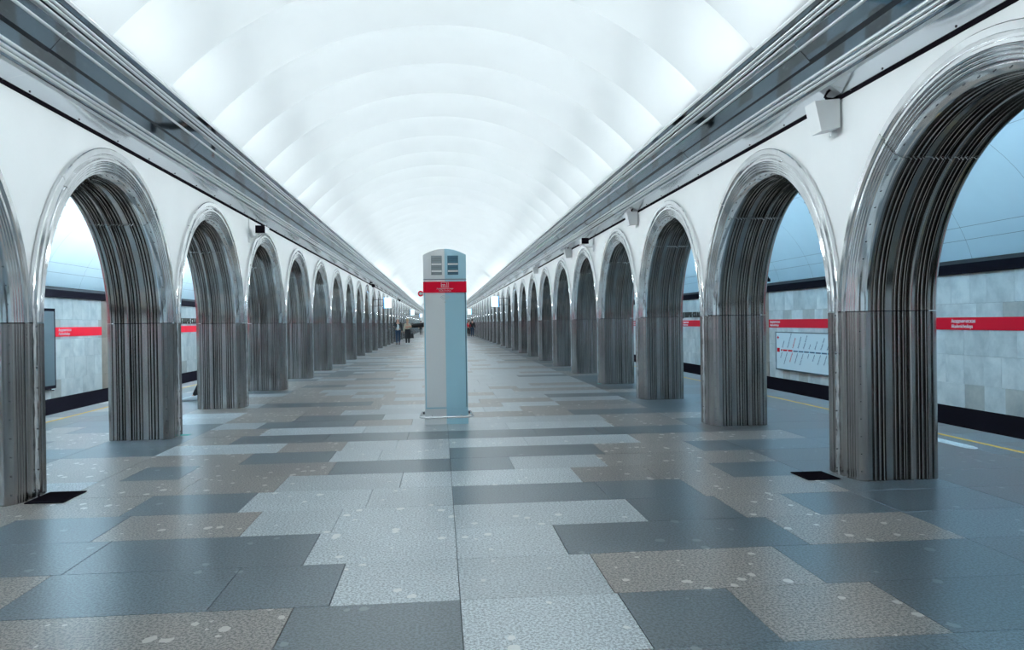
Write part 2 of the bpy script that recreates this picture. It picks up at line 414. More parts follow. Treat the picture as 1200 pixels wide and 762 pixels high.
# ------------------------------------------------------------------ cornices
AX, AZ, BX, BZ = 3.29, EYE + 2.006, 2.85, EYE + 2.487
def tr(rho): return (3.21 - 2.006 * rho) / (0.44 + 0.481 * rho)
def pt(t, off=0.0):         # point on the sloped face; off = proud of it, towards the hall and down
    nx, nz = -0.738, -0.675
    return (AX + (BX - AX) * t + nx * off, AZ + (BZ - AZ) * t + nz * off)
rails_r = [1.542, 1.5146, 1.479, 1.209, 1.182, 1.162]
for s, nm in ((-1, 'trim_left'), (1, 'trim_right')):
    root = structure(nm)
    def strip(t0, t1, off, y0, y1, mb):
        a = pt(t0, off); b = pt(t1, off)
        mb.quad((s * a[0], y0, a[1]), (s * a[0], y1, a[1]), (s * b[0], y1, b[1]), (s * b[0], y0, b[1]))
    bands = [(tr(1.575), tr(1.40), -.006), (tr(1.374), tr(1.283), 0.0), (tr(1.269), tr(1.126), -.003)]
    meshes = []
    for (t0, t1, off) in bands:
        mb = MB(); strip(t0, t1, off, .004, S - .004, mb); meshes.append(mb.mesh('mirror_panel', M_MIRROR))
    mb = MB(); mb.quad((s * 3.49, .003, EYE + 1.955), (s * 3.49, S - .003, EYE + 1.955), (s * AX, S - .003, AZ), (s * AX, .003, AZ)); msof = mb.mesh('soffit_strip', M_SOFFIT)
    mb = MB()
    for j in range(4):
        for x, dz in ((3.44, -.004),):
            zz = EYE + 1.955 + (AZ - EYE - 1.955) * (3.49 - x) / .2
            yy = .35 + j * S / 4; mb.cyl((s * x, yy, zz + .002), (s * (x - .002), yy, zz - .006), .008, seg=8)
    mscr = mb.mesh('screw', M_RIVET)
    rnd = random.Random(11 + s); k = 0; y = Y0
    while y < Y1 - .5:
        for q, me in enumerate(meshes):
            o = link('mirror_panel', me, root, (0, y, 0)); o.rotation_euler = (rnd.uniform(-.0015, .0015), rnd.uniform(-.002, .002), rnd.uniform(-.001, .001))
        so = link('soffit_strip', msof, root, (0, y, 0)); 
        if y < 45: sc_ = link('screw', mscr, so); sc_['kind'] = 'stuff'
        y += S
    L_ = Y1
    for rho in rails_r:
        c = pt(tr(rho), .010); mb = MB(); rows = []
        for y in (Y0, L_):
            rows.append([(s * (c[0] + .014 * math.cos(2 * math.pi * i / 12)), y, c[1] + .014 * math.sin(2 * math.pi * i / 12)) for i in range(12)])
        mb.grid(rows, True); obj('chrome_rail', mb, M_RAIL, root, 80, label='bright chrome rail')
    mb = MB(); strip(tr(1.283), tr(1.269), .008, Y0, L_, mb); a = pt(tr(1.283), 0); b = pt(tr(1.283), .008); mb.quad((s*a[0],Y0,a[1]),(s*a[0],L_,a[1]),(s*b[0],L_,b[1]),(s*b[0],Y0,b[1]))
    c = pt(tr(1.276), .008); mb.grid([[(s * (c[0] + .013 * math.cos(2 * math.pi * i / 12)), y, c[1] + .013 * math.sin(2 * math.pi * i / 12)) for i in range(12)] for y in (Y0, L_)], True)
    obj('white_bead', mb, M_RAIL, root, 60)
    mb = MB(); strip(0, tr(1.575), .006, Y0, L_, mb); obj('lower_bead', mb, M_RAIL, root)
    mb = MB(); strip(tr(1.58), 1, -.02, Y0, L_, mb); strip(tr(1.58), tr(1.46), -.008, Y0, L_, mb); strip(tr(1.225), tr(1.148), .001, Y0, L_, mb); obj('backing_channel', mb, M_DARK_CHROME, root)
    # lip and white back of the cornice that hides the lamps
    mb = MB(); P = [pt(tr(1.126), .004), pt(1.0, .004), (BX + .02, BZ + .03), (BX + .06, BZ + .02), (BX + .10, BZ - .12), (AX + .1, AZ + .1), (3.49, AZ + .12)]
    mb.grid([[(s * x, Y0, z) for x, z in P], [(s * x, L_, z) for x, z in P]]); obj('cornice_lip', mb, M_WHITE, root)
    mb = MB(); mb.box(*sorted((s * 3.478, s * 3.50)), Y0, L_, EYE + 1.934, EYE + 1.957); obj('shadow_gap', mb, M_BLACK, root)

# ------------------------------------------------------------------ platform sides: vault panels, ledge, track wall
SC, SR = (5.9, 1.6), 2.6
angs = [15.9, 22.9, 27.7, 60, 95, 130.7]
for s, nm in ((-1, 'vault_left'), (1, 'vault_right')):
    root = structure(nm.replace('vault', 'ceiling'))
    mb = MB(); n = 24
    rows = [[(s * (SC[0] + (SR + .03) * math.cos(R(14 + 118 * i / n))), y, SC[1] + (SR + .03) * math.sin(R(14 + 118 * i / n))) for i in range(n + 1)] for y in (Y0, Y1)]
    mb.grid(rows); obj('vault_backing', mb, M_FRAME, root, 60)
    def vp(mb, a0, a1, y0, y1):
        n = max(2, int((a1 - a0) / 5)); g = .06
        mb.grid([[(s * (SC[0] + SR * math.cos(R(a0 + g + (a1 - a0 - 2 * g) * i / n))), y, SC[1] + SR * math.sin(R(a0 + g + (a1 - a0 - 2 * g) * i / n))) for i in range(n + 1)] for y in (y0 + .003, y1 - .003)])
    ms = []
    for a0, a1 in zip(angs[:-1], angs[1:]):
        mb = MB(); vp(mb, a0, a1, 0, BAY); ms.append(mb.mesh('vault_panel', M_SIDE, 60))
    far = MB(); y = Y0
    while y < Y1:
        if 5 < y < 38:
            for me in ms: link('vault_panel', me, root, (0, y, 0))
        else:
            for a0, a1 in zip(angs[:-1], angs[1:]): vp(far, a0, a1, y, min(y + BAY, Y1))
        y += BAY
    obj('vault_panel', far, M_SIDE, root, 60, kind='stuff')
    mb = MB(); P = [(4.19, 3.24), (4.52, 3.24), (4.54, 3.36), (4.50, 3.36), (4.49, 3.28), (4.19, 3.28)]
    mb.prism([(s * x, z) for x, z in P], 'y', Y0, Y1); obj('lamp_ledge', mb, M_WHITE, root)

TRZ = [-.10, .29, .76, 1.17, 1.60, 2.085]
PIER = {1: [(19.93, 20.42), (42.1, 42.6), (64, 64.5)], -1: [(20.44, 21.05), (42.6, 43.2), (64.5, 65.1)]}
for s, nm in ((-1, 'wall_track_left'), (1, 'wall_track_right')):
    root = structure(nm); side = 'left' if s < 0 else 'right'
    mb = MB(); mb.box(*sorted((s * (XW + .02), s * (XW + .3))), Y0, Y1, -1.2, 2.4); obj('wall_core', mb, M_BED, root)
    mb = MB(); mb.box(*sorted((s * (XW - .02), s * (XW + .02))), Y0, Y1, -1.2, -.10); obj('black_plinth', mb, M_BLACK, root)
    mb = MB(); mb.box(*sorted((s * (XW - .07), s * (XW + .02))), Y0, Y1, 2.085, 2.245); obj('black_frieze', mb, M_BLACK, root)
    rnd = random.Random(3 + s); far = MB(); count = 0
    share = {}
    for r_ in range(5):
        z0, z1 = TRZ[r_], TRZ[r_ + 1]; y = Y0
        while y < Y1 - .1:
            wd = rnd.choice([.47, .47, .6, .6, .4]); y1 = y + wd
            brown = False
            for a, b in PIER[s]:
                if y < a < y1: y1 = a
                if a <= y + .001 < b: y1 = b; brown = True
            wd = y1 - y
            near = (8.5 < y < 31) and count < 290
            if near and wd > .02:
                mat = M_BROWN if brown else (M_MARBLE2 if (rnd.random() < .16 and r_ in (0, 3)) else M_MARBLE)
                key = (round(wd, 3), r_, mat.name)
                if key not in share:
                    q = MB(); q.box(*sorted((s * XW, s * (XW + .03))), .0015, wd - .0015, z0 + .0015, z1 - .0015); share[key] = q.mesh('marble_tile' if not brown else 'brown_tile', mat)
                o = link('marble_tile' if not brown else 'brown_tile', share[key], root, (rnd.uniform(-.002, .002), y, 0)); count += 1
            elif wd > .02:
                far.box(*sorted((s * XW, s * (XW + .03))), y + .0015, y1 - .0015, z0 + .0015, z1 - .0015)
            y = y1
    obj('marble_tile', far, M_MARBLE, root, kind='stuff')
    # red stripe between the piers, with the station name
    z0, z1 = (1.172, 1.375) if s > 0 else (1.225, 1.43)
    edges = [Y0] + [e for p in PIER[s] for e in p] + [100]
    for i in range(0, len(edges), 2):
        mb = MB(); mb.box(*sorted((s * (XW - .012), s * (XW - .003))), edges[i] + .01, edges[i + 1] - .01, z0, z1); obj('red_stripe', mb, M_RED, root)
    def wm(yy, z):   # text frame on the wall, readable from the hall
        return Matrix(((0, 0, -s * 1.0, s * (XW - .014)), (-s * 1.0, 0, 0, yy), (0, 1, 0, z), (0, 0, 0, 1)))
    spots = ([12.53, 19.84, 27.2, 34.5, 41.5] if s > 0 else [11.0, 18.20, 25.8, 33.0, 40.0])
    for yy in spots:
        text('station_name', 'Академическая', .085, M_TXTW, root, wm(yy, z1 - .088), .92)
        text('station_name', 'Akademicheskaya', .085, M_TXTW, root, wm(yy, z1 - .172), .88)
    for yy in ([28.0] if s > 0 else [25.6]):
        for i, ch in enumerate('АКАДЕМИЧЕСКАЯ'):
            text('metal_letter', ch, .25, M_TXTD, root, wm(yy - s * i * .21, 1.475 if s > 0 else 1.50), .9, .02)

# route board on the right track wall
bd = thing('route_board', 'pale route map board with slanting station names on the right track wall', 'sign', (XW - .05, 19.36, 0))
yb1, yb0 = 19.36 - 19.36, 15.5 - 19.36
mb = MB(); mb.box(-.02, .045, yb0, yb1, .138, 1.062); obj('board', mb, M_MAP, bd)
mb = MB()
for a in ((yb0, yb1, 1.045, 1.065), (yb0, yb1, .12, .150), (yb1 - .02, yb1 + .01, .12, 1.065), (yb0 - .01, yb0 + .02, .12, 1.065)): mb.box(-.03, .045, *a)
obj('frame', mb, M_FRAME, bd)
def bm_(y, z, rot=0): return Matrix(((0, 0, -1, -.024), (-1, 0, 0, y), (0, 1, 0, z), (0, 0, 0, 1))) @ Matrix.Rotation(rot, 4, 'Z')
mb = MB(); mb.box(-.026, -.02, -3.6, -.95, .595, .625); obj('route_line', mb, M_NAVY, bd)
mb = MB(); mb.box(-.027, -.02, -.95, -.30, .595, .635); mb.box(-.027, -.02, -.22, -.08, .565, .665); obj('route_line', mb, M_RED, bd, label='red part of the route line')
mb = MB(); mb.box(-.026, -.02, -.19, -.08, .915, .935); mb.box(-.026, -.02, -.15, -.12, .885, .965); obj('red_cross', mb, M_RED, bd)
text('line_number', '1', .09, M_TXTW, bd, bm_(-.12, .583), 1)
NM = ['Девяткино', 'Гражданский проспект', 'Академическая', 'Политехническая', 'Площадь Мужества', 'Лесная', 'Выборгская', 'Площадь Ленина', 'Чернышевская', 'Площадь Восстания', 'Владимирская', 'Пушкинская']
NL = ['Devyatkino', 'Grazhdansky prospekt', 'Akademicheskaya', 'Politekhnicheskaya', 'Ploshchad Muzhestva', 'Lesnaya', 'Vyborgskaya', 'Ploshchad Lenina', 'Chernyshevskaya', 'Ploshchad Vosstaniya', 'Vladimirskaya', 'Pushkinskaya']
for i, (a, b) in enumerate(zip(NM, NL)):
    y = -.40 - i * .285; m_ = M_RED if i == 2 else M_NAVY
    text('stop_name', a, .062, m_, bd, bm_(y, .67, R(58)), .62, .001)
    text('stop_name', b, .062, m_, bd, bm_(y + .02, .56, R(58)), .62, .001, 'RIGHT')
    q = MB(); q.cyl((-.028, y, .61), (-.02, y, .61), .022, seg=12); obj('stop_dot', q, M_TXTW if i < 3 else M_KB, bd)
bb = thing('notice_board', 'black-edged board on the left track wall beside the near arch jamb', 'sign', (-XW + .08, 16.3, 0))
mb = MB(); mb.box(-.08, .05, 0, 1.5, .135, 1.83); obj('board', mb, M_BLACK, bb)
mb = MB(); mb.box(.05, .056, .06, 1.44, .2, 1.77); obj('sheet', mb, M_FRAME, bb)
mb = MB(); mb.cyl((.03, 1.3, .11), (.03, 1.42, .10), .02); obj('bracket', mb, M_CHROME, bb)
# small lamp hooks below the platform vault
for s, yy, zz, lab in ((1, 19.4, 2.64, 'dark curved wall bracket above the black frieze over the route board'), (-1, 20.4, 2.50, 'dark bent wall bracket above the frieze seen through the first whole left arch')):
    t = thing('wall_bracket', lab, 'bracket', (s * 8.15, yy, zz))
    mb = MB(); P = [(s * .14, .5, .02), (s * 0, .3, .0), (s * -.08, .1, -.03), (s * -.10, -.15, -.1), (s * -.10, -.3, -.25)]
    mb.tube(P, .018); obj('arm', mb, M_BLACK, t, 60)
    mb = MB(); mb.cyl((s * -.10, -.30, -.25), (s * -.1, -.31, -.32), .04); mb.box(*sorted((s * .10, s * .17)), .42, .58, -.04, .08); obj('fitting', mb, M_BLACK, t)

# ------------------------------------------------------------------ floor
floor = structure('floor')
mb = MB(); mb.box(-XE + .0, XE, Y0, Y1, -.6, -.022); obj('floor_bed', mb, M_BED, floor)
mb = MB(); mb.box(-XW - .3, XW + .3, Y0, Y1, -1.4, -1.2); mb.box(-XE + .3, XE - .3, Y0, Y1, -1.2, -.6); obj('track_bed', mb, M_BLACK, floor)
for s in (-1, 1):
    for x in (6.75, 8.2):
        mb = MB(); mb.box(*sorted((s * x, s * (x + .07))), Y0, Y1, -1.2, -1.05); obj('rail', mb, M_RIVET, floor)
RZ0, RH = 4.03, 0.704
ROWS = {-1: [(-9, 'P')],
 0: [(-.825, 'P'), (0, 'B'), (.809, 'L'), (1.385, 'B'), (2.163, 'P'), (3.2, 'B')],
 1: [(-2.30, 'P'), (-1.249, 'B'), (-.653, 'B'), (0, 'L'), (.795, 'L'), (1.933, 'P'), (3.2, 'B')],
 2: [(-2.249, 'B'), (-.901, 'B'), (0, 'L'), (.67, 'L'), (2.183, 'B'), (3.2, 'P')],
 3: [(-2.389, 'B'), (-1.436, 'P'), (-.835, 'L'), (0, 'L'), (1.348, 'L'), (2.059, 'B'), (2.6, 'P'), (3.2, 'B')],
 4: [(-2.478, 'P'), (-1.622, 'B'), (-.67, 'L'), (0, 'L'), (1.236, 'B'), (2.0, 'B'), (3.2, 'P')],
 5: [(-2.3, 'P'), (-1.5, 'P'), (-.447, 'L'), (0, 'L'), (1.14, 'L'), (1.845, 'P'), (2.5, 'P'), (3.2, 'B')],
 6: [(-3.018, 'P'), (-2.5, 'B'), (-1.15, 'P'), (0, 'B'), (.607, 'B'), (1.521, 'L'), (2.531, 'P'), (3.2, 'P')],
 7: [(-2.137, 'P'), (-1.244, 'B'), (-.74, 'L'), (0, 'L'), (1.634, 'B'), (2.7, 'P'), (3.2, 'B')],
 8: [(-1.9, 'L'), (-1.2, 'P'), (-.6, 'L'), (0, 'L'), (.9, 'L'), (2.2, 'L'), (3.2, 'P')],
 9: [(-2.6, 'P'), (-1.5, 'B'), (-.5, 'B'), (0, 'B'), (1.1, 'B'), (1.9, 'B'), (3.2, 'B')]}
rnd = random.Random(21); stuff = {c: MB() for c in G}; nt_ = 0
def tile(x0, x1, y0, y1, c, single):
    global nt_
    g = .0016
    if single and nt_ < 296:
        mb = MB(); mb.topbox(-(x1 - x0) / 2 + g, (x1 - x0) / 2 - g, g, y1 - y0 - g, -.022, rnd.uniform(-.0006, .0006), .0015)
        obj('floor_tile', mb, G[c], floor, loc=((x0 + x1) / 2, y0, 0)); nt_ += 1
    else: stuff[c].topbox(x0 + g, x1 - g, y0 + g, y1 - g, -.022, rnd.uniform(-.0006, .0006), .0015)
row = math.floor((Y0 - RZ0) / RH)
grates = [(3.06, 3.35, 6.60, 6.95), (-3.42, -3.12, 6.69, 7.12)]
while RZ0 + (row - 1) * RH < Y1:
    r_ = row; y0 = RZ0 + (r_ - 1) * RH; y1 = min(y0 + RH, Y1)
    if y1 <= Y0 + .01: row += 1; continue
    y0 = max(y0, Y0)
    single = (2.5 < y1 < 20)
    if r_ in ROWS and r_ >= 0:
        segs = [b for b in ROWS[r_] if b[0] < 3.2]; xs = [-3.2] + [b[0] for b in segs]; cs = [b[1] for b in segs] + [ROWS[r_][-1][1]]
        xs.append(3.2)
        # colours: the letter of a boundary names the tile to its left
    else:
        xs = [-3.2]; 
        while xs[-1] < -.7: xs.append(xs[-1] + rnd.choice([.6, .8, .95, 1.3]))
        if xs[-1] > -.35: xs[-1] = 0
        else: xs.append(0)
        while xs[-1] < 2.5: xs.append(xs[-1] + rnd.choice([.6, .8, .95, 1.3]))
        xs[-1] = 3.2
        cs = [rnd.choice('PPPBL' if r_ < 0 else ('LLLLLP' if abs(xx) < 1.9 else 'PPPLB')) for xx in xs[:-1]]  # mostly pale tiles along the centre stand in for glare on the floor
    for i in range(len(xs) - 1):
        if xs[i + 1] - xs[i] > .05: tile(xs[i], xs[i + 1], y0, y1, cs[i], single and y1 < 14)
    for s in (-1, 1):        # border zone and platform
        bx = [3.2, 4.18]
        while bx[-1] < 5.2: bx.append(bx[-1] + rnd.choice([.7, .9, 1.1]))
        bx[-1] = 5.5; bx += [6.0, XE]
        for i in range(len(bx) - 1):
            c = rnd.choice('BBPD' if i == 0 else 'DDDB') if s > 0 else rnd.choice('PPLB' if i == 0 else 'DPDB')
            xa, xb = sorted((s * bx[i], s * bx[i + 1]))
            cut = False
            for gx0, gx1, gy0, gy1 in grates:
                if gx0 < xb and gx1 > xa and gy0 < y1 and gy1 > y0: cut = True
            tile(xa, xb, y0, y1, c, single and (3 < y1 < 14 if i == 0 else y1 > 6.5 and i < 3 and y1 < 15))
    row += 1
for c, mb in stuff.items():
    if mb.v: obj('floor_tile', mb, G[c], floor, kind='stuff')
# platform lines
for s, nm in ((-1, 'yellow'), (1, 'yellow')):
    y = Y0
    x0 = 5.78 if s > 0 else 5.94
    mb = MB(); mb.box(*sorted((s * x0, s * (x0 + .055))), Y0, Y1, .0008, .0035); obj('yellow_line', mb, M_YEL, floor)
mb = MB()
P = [(5.43, 9.6), (5.43, 8.02)] + [(5.50 + .07 * math.cos(R(180 + 18 * i)), 8.02 + .14 * math.sin(R(180 + 18 * i))) for i in range(1, 10)] + [(5.57, 8.02), (5.57, 9.6)]
mb.prism(P, 'z', .0008, .006)
for j in range(18):
    for i in range(3): mb.box(5.452 + i * .045, 5.472 + i * .045, 8.0 + j * .085, 8.06 + j * .085, .006, .010)
o = obj('tactile_strip', mb, M_TACT, floor, label='white ribbed tactile strip')
for i, (x, y, lab) in enumerate(((-3.42, 10.66, 'left'), (3.44, 17.5, 'right'))):
    mb = MB(); mb.box(x - .06, x + .09, y - .09, y + .05, .0008, .002); obj('tape_mark', mb, pr('turquoise_tape', (.10, .55, .50), .6), floor)
# floor drains: an iron frame with slats over a dark pan
for (x0, x1, y0, y1), lab in zip(grates, ('black iron drain grate in the floor beside the right near pylon', 'black iron drain grate in the floor beside the left near pylon')):
    t = thing('drain_grate', lab, 'grate', ((x0 + x1) / 2, (y0 + y1) / 2, .001)); a, b = (x1 - x0) / 2, (y1 - y0) / 2
    mb = MB(); mb.box(-a, a, -b, b, 0, .002); obj('pan', mb, M_BLACK, t)
    mb = MB(); mb.box(-a, a, -b, -b + .02, 0, .008); mb.box(-a, a, b - .02, b, 0, .008); mb.box(-a, -a + .02, -b, b, 0, .008); mb.box(a - .02, a, -b, b, 0, .008)
    obj('frame', mb, M_BLACK, t)
    n = 10
    for i in range(n):
        xx = -a + .03 + (2 * a - .06) * i / (n - 1); mb = MB(); mb.box(xx - .006, xx + .006, -b + .02, b - .02, .001, .007); obj('bar', mb, M_BLACK, t)

# end walls
for nm, y0, y1 in (('wall_far', Y1, Y1 + .3), ('wall_near', Y0 - .3, Y0)):
    mb = MB(); mb.box(-9, 9, y0, y1, -1.4, 6.6); o = obj(nm, mb, M_WALL); o['kind'] = 'structure'

# ------------------------------------------------------------------ help point column
KY = 11.05
kt = thing('information_column', 'tall pale and blue help point column with red banner in the middle of the hall', 'column', (-.01, KY, 0))
def arch_top(x0, x1, base, rise_at, n=14):
    # shallow arc top across the full width -.3..+.3
    hw = .295; rise = .085; return [(x0 + (x1 - x0) * i / n, base + rise * (1 - ((x0 + (x1 - x0) * i / n) / hw) ** 2)) for i in range(n + 1)]
for a, b, m_, lab in ((-.295, 0, M_KP, 'pale left half'), (0, .295, M_KB, 'blue right half')):
    mb = MB(); top = arch_top(a, b, 2.345, 0); mb.prism([(b, 2.015), (a, 2.015)] + top, 'y', 0, .42); hd = obj('head', mb, m_, kt, label=lab)
    mb = MB(); mb.box(a, b, 0, .42, .20, 2.0); body = obj('body', mb, m_, kt, label=lab)
    mb = MB(); x0, x1 = (a + .022, b) if a < 0 else (a, b - .022); mb.box(x0, x1, -.012, 0, .24, 1.80); obj('door_panel', mb, m_, kt, label=lab)
    mb = MB(); mb.box(a - (.0 if a == 0 else .005), b + (0 if b == 0 else .005), .01, .42, .0, .20); obj('base', mb, m_, kt, label=lab)
mb = MB(); mb.box(-.296, .296, .005, .425, 1.995, 2.018); obj('shadow_joint', mb, M_SLAT1, kt)
for a in (-.284, .276):
    mb = MB(); mb.box(a - .004, a + .010, -.008, .001, .22, 1.985); obj('edge_groove', mb, M_KB if a < 0 else M_SLAT2, kt)
mb = MB(); mb.box(-.284, .284, -.008, .001, .222, .236); obj('edge_groove', mb, M_KB, kt)
mb = MB(); mb.box(-.298, .298, -.018, .3, 1.825, 1.975); obj('banner', mb, M_REDK, kt)
def km(x, z, y=-.020): return Matrix(((1, 0, 0, x), (0, 0, -1, y), (0, 1, 0, z), (0, 0, 0, 1)))
for x0, m_, fr in ((-.185, M_SLAT1, M_SLAT1), (.040, M_SLAT2, M_SLAT2)):
    mb = MB(); mb.box(x0, x0 + .148, -.004, .0, 2.07, 2.335); v = obj('vent', mb, fr, kt)
    for i in range(8):
        z = 2.078 + i * .032; q = MB(); q.prism([(-.014, z), (-.004, z + .024), (-.004, z)], 'x', x0 + .004, x0 + .144); obj('louvre', q, M_KP if i in (1, 4) else m_, v)
mb = MB()
for a in ((-.052, .052, 1.896, 1.900), (-.052, .052, 1.962, 1.966), (-.052, -.048, 1.896, 1.966), (.048, .052, 1.896, 1.966)): mb.box(a[0], a[1], -.021, -.018, a[2], a[3])
obj('logo_frame', mb, M_TXTW, kt)
text('logo', 'm1', .075, M_TXTW, kt, km(0, 1.905), 1.0, .001, 'CENTER')
text('station_name', 'Академическая', .030, M_TXTW, kt, km(0, 1.868), 1.0, .001, 'CENTER')
text('station_name', 'Akademicheskaya', .024, M_TXTW, kt, km(0, 1.842), 1.0, .001, 'CENTER')
# faint signal symbol: arcs narrowing to a point
mb = MB()
for rr in (.028, .046, .064, .082):
    rows = [[(r2 * math.sin(R(t)), -.0135, 1.70 + r2 * math.cos(R(t))) for r2 in (rr, rr + .007)] for t in range(-50, 51, 10)]; mb.grid(rows)
mb.cyl((0, -.012, 1.69), (0, -.0135, 1.69), .012)
obj('signal_symbol', mb, pr('pale_print', (.60, .68, .71), .5), kt)
mb = MB()
rows = []
for i in range(20):
    t = 2 * math.pi * i / 20; rows.append([(-.335 + .03 * math.cos(t) + .010 * math.cos(t) * math.cos(u), .05 + .010 * math.sin(u), 1.815 + .03 * math.sin(t) + .010 * math.sin(t) * math.cos(u)) for u in [2 * math.pi * j / 8 for j in range(8)]])
rows.append(rows[0]); mb.grid(rows, True); obj('ring_badge', mb, M_REDK, kt, 60)
mb = MB(); mb.cyl((-.335, .045, 1.815), (-.335, .055, 1.815), .021); mb.box(-.31, -.29, .04, .06, 1.80, 1.83); obj('badge_disc', mb, M_TXTW, kt)
mb = MB(); P = []
W2, D2, Z2 = .355, -.30, .135
P += [(-W2 + .03, .28, Z2), (-W2 + .01, .2, Z2)]
for i in range(7): t = R(180 + 15 * i); P.append((-W2 + .07 + .07 * math.cos(t), D2 + .07 + .07 * math.sin(t), Z2))
for i in range(7): t = R(270 + 15 * i); P.append((W2 - .07 + .07 * math.cos(t), D2 + .07 + .07 * math.sin(t), Z2))
P += [(W2 - .01, .2, Z2), (W2 - .03, .28, Z2)]
mb.tube(P, .016, 12); obj('guard_rail', mb, M_CHROME, kt, 60)
for sx in (-1, 1):
    mb = MB(); mb.cyl((sx * .345, .25, Z2), (sx * .29, .25, Z2), .02); mb.cyl((sx * .2, D2, Z2), (sx * .2, .01, Z2 - .02), .010); obj('rail_bracket', mb, M_RIVET, kt)

# ------------------------------------------------------------------ fittings on the hall walls
def box_speaker(s, x, y, z, lab, sc_=1.0):
    t = thing('box_speaker', lab, 'speaker', (s * x, y, z)); i = -s
    mb = MB(); w_ = .10
    poly = [(i * .02, -.10), (i * .17, -.13), (i * .22, .10), (i * .02, .12)]
    mb.prism([(p * sc_, q * sc_) for p, q in poly], 'y', -w_, w_); obj('cabinet', mb, M_WHITE, t)
    mb = MB(); mb.tube([(i * -.0, 0, .10), (i * .02, .02, .16), (i * .10, .03, .19), (i * .12, -.04, .16), (i * .10, -.03, .11)], .012); mb.box(*sorted((i * -.01, i * .012)), -.03, .12, .10, .22)
    obj('bracket', mb, M_BLACK, t, 60)
    mb = MB(); mb.cyl((i * .0, .13, .1), (i * .0, .13, -.15), .006); obj('cable', mb, M_WHITE, t)
def cctv(s, y, z, lab, black=False):
    t = thing('security_camera', lab, 'camera', (s * HALF, y, z)); i = -s
    mb = MB(); mb.box(*sorted((0, i * .03)), -.05, .05, -.22, -.05); mb.box(*sorted((0, i * .012)), -.01, .01, -.05, .30); obj('mount_plate', mb, M_WHITE, t)
    mb = MB(); mb.tube([(i * .02, 0, -.12), (i * .16, .02, -.12), (i * .24, .04, -.06)], .016); obj('arm', mb, M_WHITE, t, 60)
    mb = MB(); mb.box(*sorted((i * .16, i * .30)), -.12, .26, -.05, .06); mb.box(*sorted((i * .15, i * .31)), -.15, .27, .06, .07); obj('housing', mb, M_WHITE, t)
    mb = MB(); mb.box(*sorted((i * .15, i * .31)), -.16, -.12, -.06, .072); mb.cyl((i * .23, -.16, 0), (i * .23, -.19, 0), .035); obj('lens', mb, M_BLACK, t)
box_speaker(1, HALF, 6.85, 3.20, 'large white box speaker under the right cornice, nearest the viewer', 1.15)
box_speaker(1, HALF, 14.1, 3.24, 'white box speaker under the right cornice between the second and third whole arches')
box_speaker(1, HALF, 21.3, 3.24, 'white box speaker under the right cornice just beyond the right security camera')
box_speaker(1, HALF, 28.7, 3.26, 'small white box speaker far along under the right cornice')
cctv(1, 18.2, 3.24, 'white security camera on a bracket under the right cornice')
cctv(-1, 14.7, 3.12, 'white security camera with black front under the left cornice')
for yy, lab in ((39.3, 'small black dome camera under the left cornice before the hanging sign'), (64.5, 'tiny black dome camera far along under the left cornice')):
    t = thing('dome_camera', lab, 'camera', (-HALF, yy, 3.32))
    mb = MB(); mb.box(0, .22, -.05, .05, -.02, .04); obj('mount', mb, M_BLACK, t)
    mb = MB(); mb.ball((.18, 0, -.05), .09, 12); obj('dome', mb, M_BLACK, t, 60)

# lit hanging signs
for s in (-1, 1):
    for i, (yy, a) in enumerate(((40, 'nearest'), (75, 'middle'), (108, 'farthest'))):
        t = thing('hanging_sign', f'{a} of the lit white box signs projecting from the {"left" if s < 0 else "right"} arcade', 'sign', (s * 2.66, yy, 2.19))
        mb = MB(); mb.box(-.17, .17, -.04, .04, 0, .52); obj('sign_panel', mb, M_LIT, t)
        mb = MB(); mb.box(*sorted((s * .17, s * .21)), -.06, .06, -.02, .54); obj('blue_reflection', mb, M_SIGNB, t)  # added glowing strip painting the blue reflection beside the sign
        mb = MB(); mb.cyl((s * .2, 0, .42), (s * .80, 0, .42), .015); mb.cyl((s * .2, 0, .10), (s * .80, 0, .10), .015); obj('bracket', mb, M_RIVET, t)

